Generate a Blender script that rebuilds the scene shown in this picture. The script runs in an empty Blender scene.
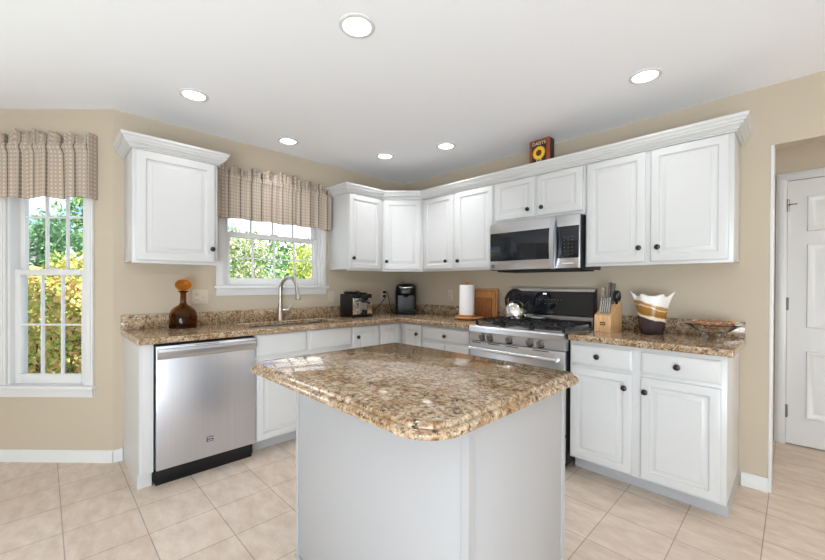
import bpy, bmesh, math, random
import numpy as np
from mathutils import Vector, Matrix
PI = math.pi
S = bpy.context.scene
COL = S.collection
random.seed(7)

# ------------------------------------------------------------------ camera
cam_d = bpy.data.cameras.new('camera')
cam = bpy.data.objects.new('camera', cam_d); COL.objects.link(cam); S.camera = cam
cam_d.sensor_fit = 'HORIZONTAL'; cam_d.sensor_width = 36.0
cam_d.lens = 376.0 * 36.0 / 825.0
cam_d.shift_y = 6.35 / 825.0
cam_d.clip_start = 0.05; cam_d.clip_end = 200
_th, _ro, _pi = .7947, -.0042, -.0049
_R0 = Vector((math.cos(_th), math.sin(_th), 0)); _D0 = Vector((-math.sin(_th), math.cos(_th), 0)); _Z = Vector((0, 0, 1))
_F = _D0 * math.cos(_pi) + _Z * math.sin(_pi); _U0 = -_D0 * math.sin(_pi) + _Z * math.cos(_pi)
_R = _R0 * math.cos(_ro) - _U0 * math.sin(_ro); _U = _R0 * math.sin(_ro) + _U0 * math.cos(_ro)
cam.matrix_world = Matrix(((_R.x, _U.x, -_F.x, 3.305), (_R.y, _U.y, -_F.y, -3.107), (_R.z, _U.z, -_F.z, 1.239), (0, 0, 0, 1)))

# ------------------------------------------------------------------ world, sun, area lights, exposure
S.view_settings.view_transform = 'Standard'; S.view_settings.look = 'None'
S.view_settings.gamma = 1.0; S.view_settings.exposure = 0.07; S.view_settings.use_curve_mapping = False
S.cycles.use_denoising = True
S.cycles.max_bounces = 10; S.cycles.diffuse_bounces = 6; S.cycles.transparent_max_bounces = 12
S.cycles.sample_clamp_indirect = 6.0

def lin(r, g, b):
    f = lambda c: (c / 255) / 12.92 if c / 255 <= .04045 else (((c / 255) + .055) / 1.055) ** 2.4
    return (f(r), f(g), f(b), 1)

world = bpy.data.worlds.new('sky'); S.world = world; world.use_nodes = True
nt = world.node_tree; N = nt.nodes; L = nt.links; N.clear()
out = N.new('ShaderNodeOutputWorld'); bg = N.new('ShaderNodeBackground'); bg.inputs['Strength'].default_value = 2.3
tc = N.new('ShaderNodeTexCoord'); no = N.new('ShaderNodeTexNoise'); no.inputs['Scale'].default_value = 3.2; no.inputs['Detail'].default_value = 6
rp = N.new('ShaderNodeValToRGB'); rp.color_ramp.elements[0].position = .42; rp.color_ramp.elements[1].position = .6
rp.color_ramp.elements[0].color = lin(98, 150, 206); rp.color_ramp.elements[1].color = (1, 1, 1, 1)
L.new(tc.outputs['Generated'], no.inputs['Vector']); L.new(no.outputs['Fac'], rp.inputs['Fac'])
L.new(rp.outputs['Color'], bg.inputs['Color']); L.new(bg.outputs[0], out.inputs['Surface'])

sun_d = bpy.data.lights.new('sun', 'SUN'); sun_d.energy = 13.0; sun_d.angle = math.radians(1.0); sun_d.color = (1, .96, .88)
sun = bpy.data.objects.new('sun', sun_d); COL.objects.link(sun)
sun.rotation_euler = Vector((-.52, .22, -.85)).to_track_quat('-Z', 'Y').to_euler()

def area(name, loc, aim, sx, sy, power, col=(1, 1, 1)):
    d = bpy.data.lights.new(name, 'AREA'); d.shape = 'RECTANGLE'; d.size = sx; d.size_y = sy; d.energy = power; d.color = col
    o = bpy.data.objects.new(name, d); COL.objects.link(o); o.location = loc
    o.rotation_euler = (Vector(aim) - Vector(loc)).to_track_quat('-Z', 'Y').to_euler(); return o
area('rear_fill', (3.6, -6.6, 1.35), (3.0, -1.0, 1.35), 4.0, 2.1, 8, (.86, .94, 1))  # unseen fill added behind the camera; the rear wall has no window
area('side_fill', (6.7, -3.6, 1.3), (1.0, -2.6, 1.3), 3.4, 2.1, 12, (.88, .95, 1))  # unseen fill added in front of the windowless side wall
area('bounce_uplight', (4.5, -4.9, .35), (3.2, -3.4, 2.44), 2.4, 2.4, 265, (.825, .92, 1))  # unseen uplight added behind the camera to brighten the ceiling like bounced flash
area('bay_daylight', (-.95, -4.4, 1.4), (3.0, -3.6, 1.1), 1.3, 1.7, 36, (.90, .96, 1))
area('hall_fill', (5.6, .55, 2.3), (4.2, .65, .2), 1.2, .7, 40, (1, .94, .85))  # unseen area light under the ceiling, set to brighten the hall

# ------------------------------------------------------------------ materials
MATS = {}
def newmat(name):
    m = bpy.data.materials.new(name); m.use_nodes = True; MATS[name] = m
    return m, m.node_tree, m.node_tree.nodes['Principled BSDF']
def simple(name, col, rough=.5, metal=0., bump=0., bscale=60., spec=.5, **kw):
    m, t, p = newmat(name)
    p.inputs['Base Color'].default_value = col; p.inputs['Roughness'].default_value = rough
    p.inputs['Metallic'].default_value = metal; p.inputs['Specular IOR Level'].default_value = spec
    for k, v in kw.items(): p.inputs[k.replace('_', ' ')].default_value = v
    tc = t.nodes.new('ShaderNodeTexCoord'); n = t.nodes.new('ShaderNodeTexNoise'); n.inputs['Scale'].default_value = bscale
    t.links.new(tc.outputs['Object'], n.inputs['Vector'])
    mx = t.nodes.new('ShaderNodeMix'); mx.data_type = 'RGBA'; mx.blend_type = 'MULTIPLY'; mx.inputs[0].default_value = .03
    mx.inputs[6].default_value = col; t.links.new(n.outputs['Fac'], mx.inputs[7]); t.links.new(mx.outputs[2], p.inputs['Base Color'])
    if bump:
        b = t.nodes.new('ShaderNodeBump'); b.inputs['Strength'].default_value = bump; b.inputs['Distance'].default_value = .002
        t.links.new(n.outputs['Fac'], b.inputs['Height']); t.links.new(b.outputs[0], p.inputs['Normal'])
    return m
def ramp(t, stops):
    r = t.nodes.new('ShaderNodeValToRGB'); e = r.color_ramp.elements
    while len(e) < len(stops): e.new(.5)
    for i, (p, c) in enumerate(stops): e[i].position = p; e[i].color = c
    return r

simple('wall_paint', lin(190, 177, 157), .75, bump=.15, bscale=220)
simple('ceiling_paint', lin(244, 246, 250), .85, bump=.1, bscale=200)
simple('cabinet_white', lin(204, 204, 203), .30, bscale=8)
simple('trim_white', lin(218, 218, 217), .35, bscale=8)
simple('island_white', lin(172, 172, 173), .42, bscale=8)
simple('toe_kick_shaded', lin(176, 177, 179), .55)  # base colour darkened for the shadow under the cabinets
simple('knob_bronze', lin(58, 52, 48), .3, .7)
simple('black_plastic', lin(19, 19, 21), .3, spec=.35)
simple('black_gloss', lin(24, 28, 35), .06)  # black glass lightened and tinted blue to stand for reflected sky
simple('black_iron', lin(22, 22, 23), .6, bump=.3, bscale=300)
simple('dark_gap', lin(30, 30, 32), .7)
simple('chrome', lin(225, 222, 215), .12, 1.)
simple('brushed_nickel', lin(190, 182, 172), .28, 1.)
simple('white_ceramic', lin(240, 240, 238), .15)
simple('outlet_cream', lin(200, 188, 167), .45)
simple('paper_white', lin(246, 246, 248), .95, bump=.5, bscale=150)
simple('silver_print', lin(200, 200, 200), .5)
simple('cream_print', lin(232, 214, 170), .6)
simple('rust_red', lin(138, 66, 34), .5)
simple('dark_brown_paint', lin(44, 26, 18), .5)
simple('petal_yellow', lin(238, 186, 48), .5)
simple('seed_brown', lin(84, 44, 16), .7)
simple('steel_blade', lin(190, 190, 188), .25, 1.)
simple('handle_grey', lin(120, 116, 112), .35, .6)
simple('bark', lin(84, 66, 52), .9, bump=.8, bscale=30)

def steel(name, col, rough, axis):
    m, t, p = newmat(name); p.inputs['Metallic'].default_value = 1.; p.inputs['Roughness'].default_value = rough
    tc = t.nodes.new('ShaderNodeTexCoord'); mp = t.nodes.new('ShaderNodeMapping'); n = t.nodes.new('ShaderNodeTexNoise')
    sc = [260, 260, 260]; sc[axis] = 2.0; mp.inputs['Scale'].default_value = sc; n.inputs['Scale'].default_value = 1.; n.inputs['Detail'].default_value = 3
    t.links.new(tc.outputs['Object'], mp.inputs['Vector']); t.links.new(mp.outputs[0], n.inputs['Vector'])
    r = ramp(t, [(.3, tuple(c * .93 for c in col[:3]) + (1,)), (.7, col)])
    t.links.new(n.outputs['Fac'], r.inputs['Fac']); t.links.new(r.outputs[0], p.inputs['Base Color'])
    b = t.nodes.new('ShaderNodeBump'); b.inputs['Strength'].default_value = .06; b.inputs['Distance'].default_value = .001
    t.links.new(n.outputs['Fac'], b.inputs['Height']); t.links.new(b.outputs[0], p.inputs['Normal'])
steel('stainless', lin(212, 213, 216), .28, 0)
steel('stainless_upright', lin(214, 218, 227), .34, 2)

def granite():
    m, t, p = newmat('granite'); p.inputs['Roughness'].default_value = .07; p.inputs['Specular IOR Level'].default_value = .5
    tc = t.nodes.new('ShaderNodeTexCoord')
    def noise(sc, det, rough=.6, off=0.):
        mp = t.nodes.new('ShaderNodeMapping'); mp.inputs['Location'].default_value = (off, off * 1.7, off * .6)
        n = t.nodes.new('ShaderNodeTexNoise'); n.inputs['Scale'].default_value = sc; n.inputs['Detail'].default_value = det; n.inputs['Roughness'].default_value = rough
        t.links.new(tc.outputs['Object'], mp.inputs[0]); t.links.new(mp.outputs[0], n.inputs['Vector']); return n
    a = noise(64, 8, .7)
    base = ramp(t, [(.30, lin(92, 68, 46)), (.41, lin(136, 109, 82)), (.48, lin(170, 146, 117)), (.56, lin(193, 173, 147)), (.68, lin(210, 193, 168))])
    t.links.new(a.outputs['Fac'], base.inputs['Fac'])
    bb = noise(17, 4, .65, 4.)
    warm = ramp(t, [(.45, (0, 0, 0, 1)), (.62, (1, 1, 1, 1))]); t.links.new(bb.outputs['Fac'], warm.inputs['Fac'])
    mx = t.nodes.new('ShaderNodeMix'); mx.data_type = 'RGBA'; mx.blend_type = 'MULTIPLY'
    t.links.new(warm.outputs[0], mx.inputs[0]); t.links.new(base.outputs[0], mx.inputs[6]); mx.inputs[7].default_value = lin(222, 205, 184)
    c = noise(95, 4, .65, 9.); dk = ramp(t, [(.41, (1, 1, 1, 1)), (.47, (0, 0, 0, 1))]); t.links.new(c.outputs['Fac'], dk.inputs['Fac'])
    d = noise(24, 4, .6, 15.); dm = ramp(t, [(.42, (.25, .25, .25, 1)), (.58, (1, 1, 1, 1))]); t.links.new(d.outputs['Fac'], dm.inputs['Fac'])
    mu = t.nodes.new('ShaderNodeMath'); mu.operation = 'MULTIPLY'; t.links.new(dk.outputs[0], mu.inputs[0]); t.links.new(dm.outputs[0], mu.inputs[1])
    m2 = t.nodes.new('ShaderNodeMix'); m2.data_type = 'RGBA'; t.links.new(mu.outputs[0], m2.inputs[0])
    t.links.new(mx.outputs[2], m2.inputs[6]); m2.inputs[7].default_value = lin(48, 40, 34)
    e = noise(70, 3, .6, 21.); wt = ramp(t, [(.60, (0, 0, 0, 1)), (.68, (.7, .7, .7, 1))]); t.links.new(e.outputs['Fac'], wt.inputs['Fac'])
    m3 = t.nodes.new('ShaderNodeMix'); m3.data_type = 'RGBA'; t.links.new(wt.outputs[0], m3.inputs[0])
    t.links.new(m2.outputs[2], m3.inputs[6]); m3.inputs[7].default_value = lin(140, 128, 110)
    t.links.new(m3.outputs[2], p.inputs['Base Color'])
granite()

def tiles():
    m, t, p = newmat('floor_tile'); p.inputs['Roughness'].default_value = .38
    tc = t.nodes.new('ShaderNodeTexCoord'); mp = t.nodes.new('ShaderNodeMapping'); mp.inputs['Location'].default_value = (-3.202 + 30 * .304, .303 + 40 * .304, 0)
    br = t.nodes.new('ShaderNodeTexBrick'); br.offset = 0; br.squash = 1
    br.inputs['Scale'].default_value = 1; br.inputs['Brick Width'].default_value = .304; br.inputs['Row Height'].default_value = .304
    br.inputs['Mortar Size'].default_value = .0028; br.inputs['Mortar Smooth'].default_value = .3; br.inputs['Bias'].default_value = 0
    br.inputs['Color1'].default_value = lin(219, 205, 190); br.inputs['Color2'].default_value = lin(211, 195, 179); br.inputs['Mortar'].default_value = lin(166, 153, 139)
    t.links.new(tc.outputs['Object'], mp.inputs[0]); t.links.new(mp.outputs[0], br.inputs['Vector'])
    mp2 = t.nodes.new('ShaderNodeMapping'); mp2.inputs['Rotation'].default_value = (0, 0, .6); mp2.inputs['Scale'].default_value = (1, 2.2, 1)
    n = t.nodes.new('ShaderNodeTexNoise'); n.inputs['Scale'].default_value = 7; n.inputs['Detail'].default_value = 6; n.inputs['Roughness'].default_value = .65
    t.links.new(tc.outputs['Object'], mp2.inputs[0]); t.links.new(mp2.outputs[0], n.inputs['Vector'])
    r = ramp(t, [(.3, lin(222, 212, 204)), (.65, (1, 1, 1, 1))]); t.links.new(n.outputs['Fac'], r.inputs['Fac'])
    mx = t.nodes.new('ShaderNodeMix'); mx.data_type = 'RGBA'; mx.blend_type = 'MULTIPLY'; mx.inputs[0].default_value = .8
    t.links.new(br.outputs['Color'], mx.inputs[6]); t.links.new(r.outputs[0], mx.inputs[7]); t.links.new(mx.outputs[2], p.inputs['Base Color'])
    b = t.nodes.new('ShaderNodeBump'); b.invert = True; b.inputs['Strength'].default_value = .3; b.inputs['Distance'].default_value = .002
    t.links.new(br.outputs['Fac'], b.inputs['Height']); t.links.new(b.outputs[0], p.inputs['Normal'])
tiles()

def wood(name, c1, c2, sc=14., rot=(0, 0, 0)):
    m, t, p = newmat(name); p.inputs['Roughness'].default_value = .45
    tc = t.nodes.new('ShaderNodeTexCoord'); mp = t.nodes.new('ShaderNodeMapping'); mp.inputs['Scale'].default_value = (8, 8, 1); mp.inputs['Rotation'].default_value = rot
    n = t.nodes.new('ShaderNodeTexNoise'); n.inputs['Scale'].default_value = sc; n.inputs['Detail'].default_value = 4
    t.links.new(tc.outputs['Object'], mp.inputs[0]); t.links.new(mp.outputs[0], n.inputs['Vector'])
    r = ramp(t, [(.35, c1), (.65, c2)]); t.links.new(n.outputs['Fac'], r.inputs['Fac']); t.links.new(r.outputs[0], p.inputs['Base Color'])
wood('beech_wood', lin(204, 160, 112), lin(222, 182, 136))
wood('board_wood', lin(176, 116, 62), lin(204, 146, 88))
wood('dark_board_wood', lin(142, 84, 40), lin(168, 106, 54))

def glassy(name, col, rough=.0, ior=1.5):
    m, t, p = newmat(name); p.inputs['Base Color'].default_value = col; p.inputs['Roughness'].default_value = rough
    p.inputs['Transmission Weight'].default_value = 1.; p.inputs['IOR'].default_value = ior
glassy('amber_glass', lin(176, 136, 84), .02, 1.3)
glassy('amber_stopper', lin(232, 150, 40), .02, 1.3)
glassy('clear_glass', lin(246, 247, 248), .01, 1.45)
def pane():
    m = bpy.data.materials.new('window_glass'); m.use_nodes = True; MATS['window_glass'] = m; t = m.node_tree; t.nodes.clear()
    o = t.nodes.new('ShaderNodeOutputMaterial'); mx = t.nodes.new('ShaderNodeMixShader'); tr = t.nodes.new('ShaderNodeBsdfTransparent'); g = t.nodes.new('ShaderNodeBsdfGlossy')
    g.inputs['Roughness'].default_value = .02; f = t.nodes.new('ShaderNodeFresnel'); f.inputs['IOR'].default_value = 1.25
    t.links.new(f.outputs[0], mx.inputs[0]); t.links.new(tr.outputs[0], mx.inputs[1]); t.links.new(g.outputs[0], mx.inputs[2]); t.links.new(mx.outputs[0], o.inputs[0])
pane()
def lamp_lens():
    m, t, p = newmat('lamp_lens'); p.inputs['Base Color'].default_value = (1, 1, 1, 1)
    p.inputs['Emission Color'].default_value = (1, .97, .92, 1); p.inputs['Emission Strength'].default_value = 5
lamp_lens()
def glowdot(name, col, s):
    m, t, p = newmat(name); p.inputs['Emission Color'].default_value = col; p.inputs['Emission Strength'].default_value = s
glowdot('clock_digits', (.9, .95, 1, 1), 1.2)

def fabric():
    m = bpy.data.materials.new('check_fabric'); m.use_nodes = True; MATS['check_fabric'] = m; t = m.node_tree; p = t.nodes['Principled BSDF']
    p.inputs['Roughness'].default_value = .9; p.inputs['Specular IOR Level'].default_value = .1
    uv = t.nodes.new('ShaderNodeUVMap'); sp = t.nodes.new('ShaderNodeSeparateXYZ'); t.links.new(uv.outputs[0], sp.inputs[0])
    def wave(sock, per, lo, hi):            # 1 inside [lo,hi] of each period
        a = t.nodes.new('ShaderNodeMath'); a.operation = 'DIVIDE'; t.links.new(sock, a.inputs[0]); a.inputs[1].default_value = per
        f = t.nodes.new('ShaderNodeMath'); f.operation = 'FRACT'; t.links.new(a.outputs[0], f.inputs[0])
        c = t.nodes.new('ShaderNodeMath'); c.operation = 'COMPARE'; t.links.new(f.outputs[0], c.inputs[0]); c.inputs[1].default_value = (lo + hi) / 2; c.inputs[2].default_value = (hi - lo) / 2
        return c
    du = wave(sp.outputs[0], .027, .25, .77); dv = wave(sp.outputs[1], .027, .25, .77)
    dm = t.nodes.new('ShaderNodeMath'); dm.operation = 'MULTIPLY'; t.links.new(du.outputs[0], dm.inputs[0]); t.links.new(dv.outputs[0], dm.inputs[1])
    st = wave(sp.outputs[0], .108, .80, .91)
    m1 = t.nodes.new('ShaderNodeMix'); m1.data_type = 'RGBA'; m1.inputs[6].default_value = lin(206, 196, 180); m1.inputs[7].default_value = lin(230, 223, 212); t.links.new(dm.outputs[0], m1.inputs[0])
    m2 = t.nodes.new('ShaderNodeMix'); m2.data_type = 'RGBA'; t.links.new(st.outputs[0], m2.inputs[0]); t.links.new(m1.outputs[2], m2.inputs[6])
    m3 = t.nodes.new('ShaderNodeMix'); m3.data_type = 'RGBA'; m3.inputs[6].default_value = lin(132, 122, 112); m3.inputs[7].default_value = lin(156, 146, 134); t.links.new(dv.outputs[0], m3.inputs[0])
    t.links.new(m3.outputs[2], m2.inputs[7]); t.links.new(m2.outputs[2], p.inputs['Base Color'])
    tl = t.nodes.new('ShaderNodeBsdfTranslucent'); mm = t.nodes.new('ShaderNodeMix'); mm.data_type = 'RGBA'; mm.blend_type = 'MULTIPLY'; mm.inputs[0].default_value = 1
    t.links.new(m2.outputs[2], mm.inputs[6]); mm.inputs[7].default_value = (1, .70, .42, 1); t.links.new(mm.outputs[2], tl.inputs['Color'])
    ms = t.nodes.new('ShaderNodeMixShader'); ms.inputs[0].default_value = .42; t.links.new(p.outputs[0], ms.inputs[1]); t.links.new(tl.outputs[0], ms.inputs[2])
    t.links.new(ms.outputs[0], t.nodes['Material Output'].inputs[0])
fabric()

def leafmat(name, cols):
    m = bpy.data.materials.new(name); m.use_nodes = True; MATS[name] = m; t = m.node_tree; p = t.nodes['Principled BSDF']; p.inputs['Roughness'].default_value = .55
    g = t.nodes.new('ShaderNodeNewGeometry'); r = ramp(t, [(i / max(1, len(cols) - 1), c) for i, c in enumerate(cols)])
    t.links.new(g.outputs['Random Per Island'], r.inputs['Fac']); t.links.new(r.outputs[0], p.inputs['Base Color'])
    tl = t.nodes.new('ShaderNodeBsdfTranslucent'); t.links.new(r.outputs[0], tl.inputs['Color'])
    ms = t.nodes.new('ShaderNodeMixShader'); ms.inputs[0].default_value = .3; t.links.new(p.outputs[0], ms.inputs[1]); t.links.new(tl.outputs[0], ms.inputs[2])
    t.links.new(ms.outputs[0], t.nodes['Material Output'].inputs[0])
leafmat('leaf_autumn', [lin(60, 88, 40), lin(186, 196, 96), lin(232, 204, 136), lin(224, 164, 124), lin(196, 206, 116), lin(96, 120, 60)])
leafmat('leaf_yellow_green', [lin(110, 140, 52), lin(196, 200, 104), lin(160, 180, 84), lin(214, 208, 130), lin(84, 112, 48)])
leafmat('leaf_green', [lin(52, 92, 46), lin(96, 140, 74), lin(140, 172, 104), lin(80, 122, 74), lin(176, 194, 140)])  # darker and paler greens put leaf shadow and highlight into the colour
leafmat('leaf_blue_green', [lin(70, 112, 78), lin(118, 158, 118), lin(92, 138, 100)])
leafmat('leaf_purple', [lin(84, 70, 90), lin(116, 102, 120), lin(98, 110, 100)])
leafmat('leaf_light', [lin(96, 126, 64), lin(176, 190, 124), lin(226, 222, 196), lin(104, 100, 90), lin(140, 164, 100)])  # dark and near-white leaves paint in shadows and highlights
simple('lawn', lin(150, 176, 96), .9, bump=.6, bscale=40)
simple('flower_white', lin(250, 244, 240), .7)

def vase_mat():
    m, t, p = newmat('striped_art_glass'); p.inputs['Roughness'].default_value = .12
    tc = t.nodes.new('ShaderNodeTexCoord'); sp = t.nodes.new('ShaderNodeSeparateXYZ'); t.links.new(tc.outputs['Object'], sp.inputs[0])
    n = t.nodes.new('ShaderNodeTexNoise'); n.inputs['Scale'].default_value = 14; t.links.new(tc.outputs['Object'], n.inputs['Vector'])
    a = t.nodes.new('ShaderNodeMath'); a.operation = 'MULTIPLY_ADD'; t.links.new(sp.outputs[0], a.inputs[0]); a.inputs[1].default_value = .30; t.links.new(sp.outputs[2], a.inputs[2])
    b = t.nodes.new('ShaderNodeMath'); b.operation = 'MULTIPLY_ADD'; t.links.new(n.outputs['Fac'], b.inputs[0]); b.inputs[1].default_value = .035; t.links.new(a.outputs[0], b.inputs[2])
    d = t.nodes.new('ShaderNodeMath'); d.operation = 'DIVIDE'; t.links.new(b.outputs[0], d.inputs[0]); d.inputs[1].default_value = .32
    r = ramp(t, [(0, lin(52, 40, 42)), (.38, lin(62, 48, 50)), (.40, lin(226, 208, 182)), (.44, lin(226, 208, 182)), (.46, lin(140, 98, 36)), (.60, lin(160, 116, 52)), (.62, lin(224, 208, 184)), (.64, lin(164, 120, 60)), (.69, lin(180, 140, 84)), (.71, lin(236, 232, 228)), (1, lin(240, 238, 236))])
    t.links.new(d.outputs[0], r.inputs['Fac']); t.links.new(r.outputs[0], p.inputs['Base Color'])
vase_mat()
def potp():
    m, t, p = newmat('potpourri_mix'); p.inputs['Roughness'].default_value = .8
    g = t.nodes.new('ShaderNodeNewGeometry'); r = ramp(t, [(0, lin(120, 60, 36)), (.3, lin(206, 160, 110)), (.6, lin(176, 104, 66)), (1, lin(230, 214, 190))])
    t.links.new(g.outputs['Random Per Island'], r.inputs['Fac']); t.links.new(r.outputs[0], p.inputs['Base Color'])
potp()

# ------------------------------------------------------------------ mesh helpers
class MB:
    def __init__(s): s.bm = bmesh.new()
    def box(s, x0, x1, y0, y1, z0, z1, b=0., seg=2):
        m = Matrix.Translation(((x0 + x1) / 2, (y0 + y1) / 2, (z0 + z1) / 2)) @ Matrix.Diagonal((abs(x1 - x0), abs(y1 - y0), abs(z1 - z0), 1))
        r = bmesh.ops.create_cube(s.bm, size=1, matrix=m)
        if b:
            es = list({e for v in r['verts'] for e in v.link_edges})
            bmesh.ops.bevel(s.bm, geom=es, offset=b, segments=seg, affect='EDGES', profile=.5)
        return s
    def loops(s, rings, closed=True, cap0=True, cap1=True):
        vs = [[s.bm.verts.new(p) for p in ring] for ring in rings]; n = len(vs[0])
        for a, b in zip(vs, vs[1:]):
            for i in range(n if closed else n - 1):
                j = (i + 1) % n
                s.bm.faces.new((a[i], a[j], b[j], b[i]))
        if cap0 and closed: s.bm.faces.new(list(reversed(vs[0])))
        if cap1 and closed: s.bm.faces.new(vs[-1])
        return s
    def lathe(s, prof, c=(0, 0, 0), axis='z', seg=32, sx=1., sy=1., cap0=True, cap1=True):
        rings = []
        for r, h in prof:
            ring = []
            for i in range(seg):
                a = 2 * PI * i / seg; u, v = r * math.cos(a) * sx, r * math.sin(a) * sy
                p = (u, v, h) if axis == 'z' else ((u, -h, v) if axis == '-y' else (h, u, v))
                ring.append((c[0] + p[0], c[1] + p[1], c[2] + p[2]))
            rings.append(ring)
        return s.loops(rings, True, cap0, cap1)
    def tube(s, pts, rad, seg=12):
        pts = [Vector(p) for p in pts]; rs = rad if isinstance(rad, (list, tuple)) else [rad] * len(pts)
        t0 = (pts[1] - pts[0]).normalized(); up = Vector((0, 0, 1)) if abs(t0.z) < .9 else Vector((1, 0, 0))
        nrm = t0.cross(up).normalized(); rings = []
        for i, p in enumerate(pts):
            t = (pts[min(i + 1, len(pts) - 1)] - pts[max(i - 1, 0)]).normalized()
            nrm = (nrm - t * nrm.dot(t)).normalized(); bn = t.cross(nrm)
            rings.append([tuple(p + (nrm * math.cos(2 * PI * k / seg) + bn * math.sin(2 * PI * k / seg)) * rs[i]) for k in range(seg)])
        return s.loops(rings)
    def prism(s, poly, axis, a, b):          # poly in the two other axes, extruded a..b along axis
        def P(u, v, w): return {'x': (w, u, v), 'y': (u, w, v), 'z': (u, v, w)}[axis]
        return s.loops([[P(u, v, a) for u, v in poly], [P(u, v, b) for u, v in poly]])
    def grid(s, us, vs, mask, w0, w1, plane):  # rectangles with holes, given thickness
        def P(u, v, w): return {'xy': (u, v, w), 'xz': (u, w, v)}[plane]
        cache = {}
        def V(i, j, k):
            if (i, j, k) not in cache: cache[(i, j, k)] = s.bm.verts.new(P(us[i], vs[j], (w0, w1)[k]))
            return cache[(i, j, k)]
        nu, nv = len(us) - 1, len(vs) - 1
        M = lambda i, j: 0 <= i < nu and 0 <= j < nv and mask(i, j)
        for i in range(nu):
            for j in range(nv):
                if not M(i, j): continue
                s.bm.faces.new((V(i, j, 0), V(i, j + 1, 0), V(i + 1, j + 1, 0), V(i + 1, j, 0)))
                s.bm.faces.new((V(i, j, 1), V(i + 1, j, 1), V(i + 1, j + 1, 1), V(i, j + 1, 1)))
                for (di, dj, A, B) in ((-1, 0, (i, j), (i, j + 1)), (1, 0, (i + 1, j), (i + 1, j + 1)), (0, -1, (i, j), (i + 1, j)), (0, 1, (i, j + 1), (i + 1, j + 1))):
                    if not M(i + di, j + dj):
                        s.bm.faces.new((V(*A, 0), V(*B, 0), V(*B, 1), V(*A, 1)))
        bmesh.ops.recalc_face_normals(s.bm, faces=s.bm.faces[:])
        return s
    def build(s, name, mat, parent=None, smooth=35, loc=None, rotz=0.):
        if smooth is not None: bmesh.ops.recalc_face_normals(s.bm, faces=s.bm.faces[:])
        me = bpy.data.meshes.new(name); s.bm.to_mesh(me); s.bm.free()
        me.materials.append(MATS[mat])
        if smooth:
            me.polygons.foreach_set('use_smooth', [True] * len(me.polygons)); me.set_sharp_from_angle(angle=math.radians(smooth))
        o = bpy.data.objects.new(name, me); COL.objects.link(o)
        if parent is not None: o.parent = parent
        if loc is not None: o.location = loc
        o.rotation_euler.z = rotz
        return o

def tag(o, label, cat, group=None, kind=None):
    o['label'] = label; o['category'] = cat
    if group: o['group'] = group
    if kind: o['kind'] = kind
    return o
def thing(name, label, cat, loc, rotz=0., group=None):
    o = bpy.data.objects.new(name, None); COL.objects.link(o); o.location = loc; o.rotation_euler.z = rotz; o.empty_display_size = .05
    return tag(o, label, cat, group)
def struct(o, label=None, cat=None):
    o['kind'] = 'structure'
    if label: o['label'] = label; o['category'] = cat
    return o
WA, WC = PI / 2, PI / 4       # rotation of things on the left wall, the bay wall (and the corner cabinet)

def resample(pts, n):
    P = [Vector(p) for p in pts]; out = []
    def cr(i, t):
        p0, p1, p2, p3 = P[max(i - 1, 0)], P[i], P[i + 1], P[min(i + 2, len(P) - 1)]
        return .5 * ((2 * p1) + (p2 - p0) * t + (2 * p0 - 5 * p1 + 4 * p2 - p3) * t * t + (3 * p1 - p0 - 3 * p2 + p3) * t ** 3)
    for k in range(n):
        u = k / (n - 1) * (len(P) - 1); i = min(int(u), len(P) - 2); out.append(cr(i, u - i))
    return out

# ------------------------------------------------------------------ room shell
H = 2.44
BC = Vector((0, -2.763))                       # where the left wall meets the bay wall
LC = 1.0
BE = BC + Vector((-.70711, -.70711)) * LC
plan = [(-.14, .14), (2.0, .14), (2.0, 1.21), (7.0, 1.21), (7.0, -7.0), (-.14, -7.0), (-.14, -5.95), (BE.x - .14, -5.3), (BE.x - .14, BE.y + .06), (-.14, -2.82)]
struct(MB().prism(plan, 'z', -.12, 0).build('floor', 'floor_tile', smooth=0), 'beige square ceramic tile floor of the kitchen and hall', 'floor')
struct(MB().prism(plan, 'z', H, H + .15).build('ceiling', 'ceiling_paint', smooth=0), 'plain white painted kitchen ceiling with recessed lights', 'ceiling')

# left wall (x = 0) with the sink window opening; local x runs along +y
us = [-2.763, -2.045, -1.150, .14]; vs = [0, 1.205, 2.09, H]
struct(MB().grid(us, vs, lambda i, j: not (i == 1 and j == 1), 0, .14, 'xz').build('wall_left', 'wall_paint', loc=(0, 0, 0), rotz=WA, smooth=0), 'beige wall behind the sink and dishwasher', 'wall')
# bay wall, 45 degrees
us = [-.04, LC - .738, LC - .192, LC]; vs = [0, .515, 2.14, H]
struct(MB().grid(us, vs, lambda i, j: not (i == 1 and j == 1), 0, .12, 'xz').build('wall_bay', 'wall_paint', loc=(BE.x, BE.y, 0), rotz=WC, smooth=0), 'beige bay wall around the tall left window', 'wall')
# bay centre wall with its own window (reflected in the appliances)
us = [0, .35, 1.45, 1.86]; vs = [0, .515, 2.14, H]
struct(MB().grid(us, vs, lambda i, j: not (i == 1 and j == 1), 0, .12, 'xz').build('wall_bay_centre', 'wall_paint', loc=(BE.x, -5.3, 0), rotz=WA, smooth=0))
struct(MB().box(0, 1.0, 0, .12, 0, H).build('wall_bay_far', 'wall_paint', loc=(BE.x - .02, -5.28, 0), rotz=-WC, smooth=0))
struct(MB().box(-.14, 0, -7, -5.9, 0, H).build('wall_left_rear', 'wall_paint', smooth=0))
# back wall (range wall) with the opening to the hall on the right
XW = 3.199
us = [0, XW, 7.0]; vs = [0, 2.08, H]
struct(MB().grid(us, vs, lambda i, j: not (i == 1 and j == 0), 0, .12, 'xz').build('wall_right', 'wall_paint', smooth=0), 'beige wall behind the range running over the hall opening', 'wall')
struct(MB().box(7.0, 7.12, -7, 1.21, 0, H).build('wall_side', 'wall_paint', smooth=0))
struct(MB().box(-.14, 7.12, -7.12, -7.0, 0, H).build('wall_rear', 'wall_paint', smooth=0))
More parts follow.
